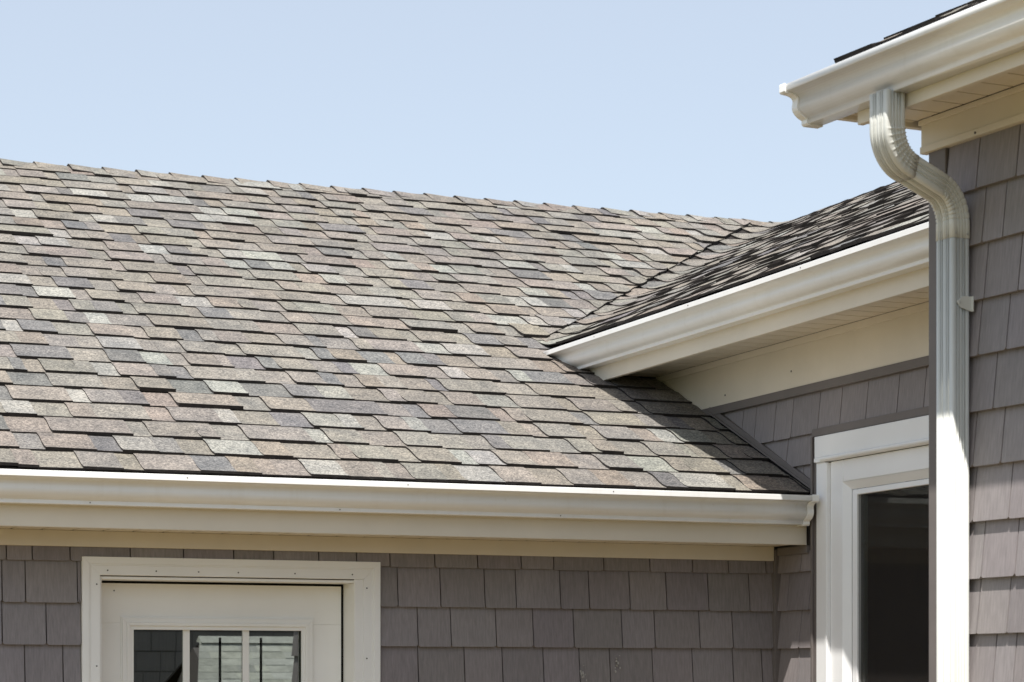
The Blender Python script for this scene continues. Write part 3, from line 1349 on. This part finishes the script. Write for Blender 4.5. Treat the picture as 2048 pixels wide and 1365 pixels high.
sweep([(PA, PB, ze - 0.02, 0, 0, 0), (PA, PB, -0.6, 0, 0, 0), (PA, PB, -H + 0.12, 0, 0, 0)], scale=0.965, name="pipe", parent=down)
# strap on the wall, screws
mb = MB()
bn = PB - 0.0405
ring0, ring1 = [], []
for (da, z) in ((-0.030, 1.035), (-0.012, 1.050), (0.022, 1.052), (0.022, 1.010), (0.010, 1.012), (-0.018, 1.020)):
    ring0.append(N(PA + da + 0.012, bn - 0.0005, z))
    ring1.append(N(PA + da + 0.012, bn - 0.0030, z))
mb.prism(ring0, ring1)
mb.prism(*boxw(-0.0215, -0.0195, bn - 0.009, bn - 0.003, 1.010, 1.052, N))
build(mb, "strap", M['pipe'], down)
dots(down, [N(PA - 0.008, bn - 0.003, 1.033), N(PA - 0.020, bn + 0.000, ze - 0.034), N(PA + 0.02, bn, ze - 0.034),
            N(a1 + 0.012, b_at(a1) - 0.043, z1 + 0.008)], -NY, 0.0035, 'screw', "screw_heads")

# ------------------------------------------------------------------ door
GL, GR, GT, GB = 1.873, 2.512, 0.182, -0.95
mb = MB()
for x0, x1, z0, z1 in ((dl + 0.002, dr - 0.010, -H + 0.03, GB - 0.0205), (dl + 0.002, dr - 0.010, GT + 0.020, dt - 0.008),
                       (dl + 0.002, GL - 0.020, GB - 0.020, GT + 0.0195), (GR + 0.020, dr - 0.010, GB - 0.020, GT + 0.0195)):
    mb.prism(*boxw(x0, x1, YW + 0.110, YW + 0.150, z0, z1))
door = build(mb, "door", M['door'], house, "off-white door with a divided glass pane below the long eave")


def mitred(parent, name, x0, x1, zt, zb, w, yo, th, mat, axis='main', steps=None, bevel=0.0015, bottom=False):
    """three-sided casing with mitred corners; steps = [(offset in, width, thickness)]"""
    out = []
    for (i0, i1, t_) in steps or [(0, w, th)]:
        def P(x, z, y):
            return W(x, y, z) if axis == 'main' else W(y, x, z)
        s_ = 1 if axis == 'main' else 1
        yb_ = yo
        yf_ = yo - t_
        polys = [
            [(x0 + i0, zt - i0), (x1 - i0, zt - i0), (x1 - i1, zt - i1), (x0 + i1, zt - i1)],
            [(x0 + i0, zb), (x0 + i0, zt - i0), (x0 + i1, zt - i1), (x0 + i1, zb)],
            [(x1 - i0, zt - i0), (x1 - i0, zb), (x1 - i1, zb), (x1 - i1, zt - i1)]]
        if bottom:
            polys[1] = [(x0 + i0, zb + i0), (x0 + i0, zt - i0), (x0 + i1, zt - i1), (x0 + i1, zb + i1)]
            polys[2] = [(x1 - i0, zt - i0), (x1 - i0, zb + i0), (x1 - i1, zb + i1), (x1 - i1, zt - i1)]
            polys.append([(x1 - i0, zb + i0), (x0 + i0, zb + i0), (x0 + i1, zb + i1), (x1 - i1, zb + i1)])
        out.append([([P(x, z, yb_) for x, z in p], [P(x, z, yf_) for x, z in p]) for p in polys])
    res = []
    for j in range(len(out[0])):
        mb = MB()
        for st in out:
            mb.prism(*st[j])
        res.append(build(mb, name, M[mat], parent, bevel=bevel))
    return res


# casing, stepped towards the opening
CL, CR, CTZ = 1.664, 2.773, 0.4325
cas = mitred(door, "casing", CL, CR, CTZ, -H, 0.07, YW, 0.03, 'door', 'main',
             [(0.0, 0.0245, 0.030), (0.0245, 0.030, 0.027), (0.030, 0.0645, 0.025)], 0.0012)
# jamb with a stepped front edge, dark gap round the slab
mb = MB()
YJ = YW - 0.010
mb.prism(*boxw(dl - 0.011, dl, YJ, YW + 0.16, -H, dt + 0.0005))
mb.prism(*boxw(dr, dr + 0.011, YJ, YW + 0.16, -H, dt + 0.0005))
mb.prism(*boxw(dl - 0.011, dr + 0.011, YJ, YW + 0.16, dt + 0.001, dt + 0.011))
mb.prism(*boxw(dr + 0.0005, dr + 0.0345, YJ - 0.012, YJ - 0.0005, -H, dt + 0.014))
mb.prism(*boxw(dl - 0.010, dr + 0.0345, YJ - 0.012, YJ - 0.0005, dt + 0.0145, dt + 0.020))
build(mb, "jamb", M['door'], door, bevel=0.0015)
mb = MB()
mb.prism(*boxw(dl + 0.001, dr - 0.001, YW + 0.113, YW + 0.147, dt - 0.0075, dt - 0.0005))
mb.prism(*boxw(dr - 0.0095, dr - 0.0005, YW + 0.113, YW + 0.147, -H, dt - 0.008))
build(mb, "slab_gap_strip", M['dark'], door)  # black fill standing in for the shade in the gap round the slab
# glazing frame
mitred(door, "glazing_bead", GL - 0.044, GR + 0.044, GT + 0.044, GB - 0.044, 0.06, YW + 0.110, 0.012, 'door', 'main',
       [(0.0, 0.006, 0.006), (0.006, 0.022, 0.012), (0.022, 0.034, 0.016), (0.034, 0.048, 0.009)], 0.001, True)
mb = MB()
mb.prism(*boxw(GL - 0.004, GR + 0.004, YW + 0.124, YW + 0.130, GB - 0.004, GT + 0.004))
build(mb, "pane", M['glass'], door, "dark door glass mirroring a pale roof")
for xc in (2.075, 2.299):
    mb = MB()
    mb.prism(*boxw(xc - 0.0125, xc + 0.0125, YW + 0.115, YW + 0.1235, GB, GT - 0.001))
    build(mb, "muntin", M['door'], door, bevel=0.002)
for zc in (-0.18, -0.56):
    mb = MB()
    mb.prism(*boxw(GL, GR, YW + 0.116, YW + 0.1232, zc - 0.0125, zc + 0.0125))
    build(mb, "muntin", M['door'], door, bevel=0.002)
dots(door, [W(xx, YW - 0.025, CTZ - 0.048) for xx in (1.755, 1.93, 2.085, 2.232, 2.445, 2.665)] +
     [W(CL + 0.052, YW - 0.025, zz_) for zz_ in (0.335, 0.045)] + [W(CR - 0.052, YW - 0.025, zz_) for zz_ in (0.335, 0.075)] +
     [W(1.807, YW + 0.110, 0.318)], Vector((0, -1, 0)), 0.0028)
# dim entry behind the door
mb = MB()
mb.prism(*boxw(dl - 0.8, dr + 0.8, YW + 2.2, YW + 2.25, -H, 0.9))
mb.prism(*boxw(dl - 0.85, dl - 0.8, YW + 0.21, YW + 2.25, -H, 0.9))
mb.prism(*boxw(dr + 0.8, dr + 0.85, YW + 0.21, YW + 2.25, -H, 0.9))
mb.prism(*boxw(dl - 0.85, dr + 0.85, YW + 0.21, YW + 2.25, 0.56, 0.60))
build(mb, "room", M['room'], house, "dim entry behind the door glass")

# ------------------------------------------------------------------ window on the wing wall
win = build((lambda m: (m.prism(*boxw(XW - 0.010, XW + 0.05, wr, 6.64, wb, 0.826)),
                        m.prism(*boxw(XW - 0.010, XW + 0.05, 7.768, 7.862, wb, 0.826)),
                        m.prism(*boxw(XW - 0.010, XW + 0.05, 6.6405, 7.7675, 0.742, 0.826)), m)[-1])(MB()),
            "window", M['window'], house, "tall white window half hidden behind the downspout", bevel=0.004)
# head casing with a bead along its lower edge, side casing
mb = MB()
mb.prism(*boxw(XW - 0.030, XW - 0.001, 6.45, 7.952, 0.846, 0.928))
mb.prism(*boxw(XW - 0.034, XW - 0.001, 6.45, 7.950, 0.828, 0.8455))
build(mb, "casing", M['window'], win, bevel=0.003)
mb = MB()
n_ = 10
q0, q1 = [], []
for k in range(n_):
    t = k * 2 * math.pi / n_
    q0.append(W(XW - 0.033 + 0.010 * math.cos(t), 6.45, 0.8375 + 0.008 * math.sin(t)))
    q1.append(W(XW - 0.033 + 0.010 * math.cos(t), 7.892, 0.8375 + 0.008 * math.sin(t)))
mb.prism(q0, q1)
build(mb, "drip_bead", M['window'], win, smooth=True)
mb = MB()
mb.prism(*boxw(XW - 0.022, XW - 0.001, 7.884, 7.951, -H, 0.8275))
build(mb, "casing", M['window'], win, bevel=0.002)
mb = MB()
mb.prism(*boxw(XW - 0.026, XW - 0.003, 7.863, 7.8835, -H, 0.8235))
build(mb, "flange", M['window'], win, bevel=0.004)
# bevelled inner frame
def bevel_frame(x_out, x_in, y0, y1, i, zt, zb):
    """sloped reveal between the flat frame and the sash"""
    mb = MB()
    A = [(y1, zb), (y1, zt), (y0, zt), (y0, zb)]
    B = [(y1 - i, zb), (y1 - i, zt - i), (y0 + i, zt - i), (y0 + i, zb)]
    for k in range(3):
        a, b = A[k], A[k + 1]
        c, d = B[k + 1], B[k]
        mb.add([W(x_out, *a), W(x_out, *b), W(x_in, *c), W(x_in, *d)], [(0, 1, 2, 3)])
    return mb


build(bevel_frame(XW - 0.010, XW + 0.012, 6.64, 7.768, 0.030, 0.742, wb), "reveal", M['window'], win)
mb = MB()
mb.prism(*boxw(XW + 0.0125, XW + 0.05, 6.66, 6.70, wb, 0.7115))
mb.prism(*boxw(XW + 0.0125, XW + 0.05, 7.702, 7.738, wb, 0.7115))
mb.prism(*boxw(XW + 0.0125, XW + 0.05, 6.7005, 7.7015, 0.690, 0.7115))
build(mb, "sash", M['window'], win, bevel=0.003)
mb = MB()
mb.prism(*boxw(XW + 0.030, XW + 0.036, 6.695, 7.706, wb, 0.694))
build(mb, "pane", M['wglass'], win, "near-black window glass")
mb = MB()
mb.prism(*boxw(XW + 0.0200, XW + 0.0206, 6.699, 7.703, wb, 0.691))
build(mb, "insect_screen", M['screen'], win)
# brown channel round the window casing
mb = MB()
mb.prism(*boxw(XW - 0.020, XW - 0.001, 7.953, 7.983, -H, 0.930))
mb.prism(*boxw(XW - 0.030, XW - 0.0205, 7.971, 7.983, -H, 0.930))
mb.prism(*boxw(XW - 0.024, XW - 0.001, 6.42, 7.983, 0.9305, 0.9605))
build(mb, "channel", M['trim'], wall_wing, bevel=0.0015)
# dim room behind, a pale blind edge standing inside
mb = MB()
mb.prism(*boxw(XW + 2.6, XW + 2.65, 5.5, 8.28, -H, 1.2))
mb.prism(*boxw(XW + 0.2, XW + 2.65, 8.2, 8.28, -H, 1.2))
mb.prism(*boxw(XW + 0.2, XW + 2.65, 5.45, 5.5, -H, 1.2))
mb.prism(*boxw(XW + 0.2, XW + 2.65, 5.45, 8.28, 1.0, 1.04))
build(mb, "room", M['room'], house, "dim room behind the tall window")
mb = MB()
mb.prism(*boxw(XW + 0.085, XW + 0.10, 7.50, 7.76, wb, 0.78))
build(mb, "blind", M['panel'], win)

# ------------------------------------------------------------------ splash marks on the siding
def splash(x, z, s, seed):
    rg = random.Random(seed)
    mb = MB()
    for k in range(9):
        cx_, cz_ = x + rg.gauss(0, 0.010) * s, z + rg.gauss(0, 0.024) * s
        r_ = rg.uniform(0.0016, 0.0055) * s
        n2_ = 7
        pts = [(cx_ + r_ * rg.uniform(0.5, 1.2) * math.cos(t), cz_ + 1.8 * r_ * rg.uniform(0.5, 1.2) * math.sin(t)) for t in [j * 2 * math.pi / n2_ for j in range(n2_)]]
        yy = YW - 0.0205
        mb.prism([W(px, yy, pz) for px, pz in pts], [W(px, yy + 0.006, pz) for px, pz in pts])
    return build(mb, "dried_splash", M['splash'], wall_main, kind="stuff")


splash(3.742, 0.048, 0.75, 5)
splash(3.596, 0.004, 0.75, 8)

# ------------------------------------------------------------------ things behind the viewer, mirrored in the door glass
far = thing("outbuilding", "dark shake outbuilding mirrored in the door glass above the pale roof", "outbuilding", (5.0, -7.2, 0))
mb = MB()
mb.box((0.5, -11.0, 0), (12.0, -7.2, 3.3))
wall_far = build(mb, "wall", M['trim'], far)
acc = MB()
z = 0.05
while z < 3.2:
    xx = 1.0
    while xx < 11.3:
        w = random.uniform(0.14, 0.30)
        acc.box((xx + 0.005, -7.2, z), (xx + w, -7.18 + random.uniform(0, 0.008), z + 0.20))
        xx += w
    z += 0.21
build(acc, "shake_courses", M['siding'], wall_far, kind="stuff")

shed = thing("shed", "low garden shed with a pale shingle roof mirrored in the door glass", "shed", (5.4, -3.0, 0))
mb = MB()
mb.box((4.95, -3.9, 0), (5.85, -2.05, 1.45))
mb.prism([(4.95, -3.9, 1.45), (4.95, -2.05, 1.45), (4.95, -3.0, 1.92)], [(5.85, -3.9, 1.45), (5.85, -2.05, 1.45), (5.85, -3.0, 1.92)])
build(mb, "wall", M['trim'], shed)
mb = MB()
ridge_z = H + 0.34
for sg, ye in ((1, -1.75), (-1, -4.1)):
    ln = abs(ye + 3.0)
    mb.add([(5.03, -3.0, ridge_z - 0.02), (5.89, -3.0, ridge_z - 0.02), (5.92, ye, ridge_z - 0.02 - 0.5 * ln), (4.80, ye, ridge_z - 0.02 - 0.5 * ln)], [(0, 1, 2, 3)])
shed_roof = build(mb, "roof", M['asphalt'], shed, solid=0.02)
ncs = 11
for i in range(ncs):
    y0_, y1_ = -1.72 - i * 0.118, -1.72 - (i + 1) * 0.118 - 0.02
    zz0, zz1 = ridge_z - 0.5 * (y0_ + 3.0) + 0.002, ridge_z - 0.5 * (y1_ + 3.0)
    xl = 5.02 - (y0_ + 3.0) * 0.27 - 0.012
    xx = xl
    while xx < 5.885:
        w = min(random.uniform(0.11, 0.24), 5.905 - xx)
        dz = random.choice((0.0, 0.0, 0.001, 0.004))
        mb = MB()
        xu = max(xx, 5.02 - (y1_ + 3.0) * 0.27 - 0.012)
        mb.prism([(xx, y0_, zz0 + dz), (xx + w, y0_, zz0 + dz), (xx + w, y1_, zz1), (xu, y1_, zz1)],
                 [(xx, y0_, zz0 + dz - 0.008), (xx + w, y0_, zz0 + dz - 0.008), (xx + w, y1_, zz1 - 0.010), (xu, y1_, zz1 - 0.010)])
        o = build(mb, "shingle", M['pale'], shed_roof)
        kk = random.uniform(0.72, 1.08)
        o.color = (kk, kk, kk * random.uniform(0.96, 1.02), 1)
        xx += w
mb = MB()
mb.prism([(5.0, -3.08, ridge_z - 0.02), (5.0, -3.0, ridge_z + 0.03), (5.0, -2.90, ridge_z - 0.03)],
         [(5.92, -3.08, ridge_z - 0.02), (5.92, -3.0, ridge_z + 0.03), (5.92, -2.90, ridge_z - 0.03)])
build(mb, "ridge_cap", M['pale'], shed_roof)
for px_, lab in ((4.798, "left one of two slender dark poles mirrored before the pale roof"), (5.137, "right one of two slender dark poles mirrored before the pale roof")):
    mb = MB()
    ring = [(math.cos(t) * 0.013, math.sin(t) * 0.013) for t in [k * math.pi / 5 for k in range(10)]]
    mb.prism([(px_ + a, -1.5 + b, -0.02) for a, b in ring], [(px_ + a * 0.8, -1.5 + b * 0.8, H + 0.33) for a, b in ring])
    o = build(mb, "garden_pole", M['dark'], None, lab)
    o["category"] = "pole"
    o["group"] = "slender poles before the shed"
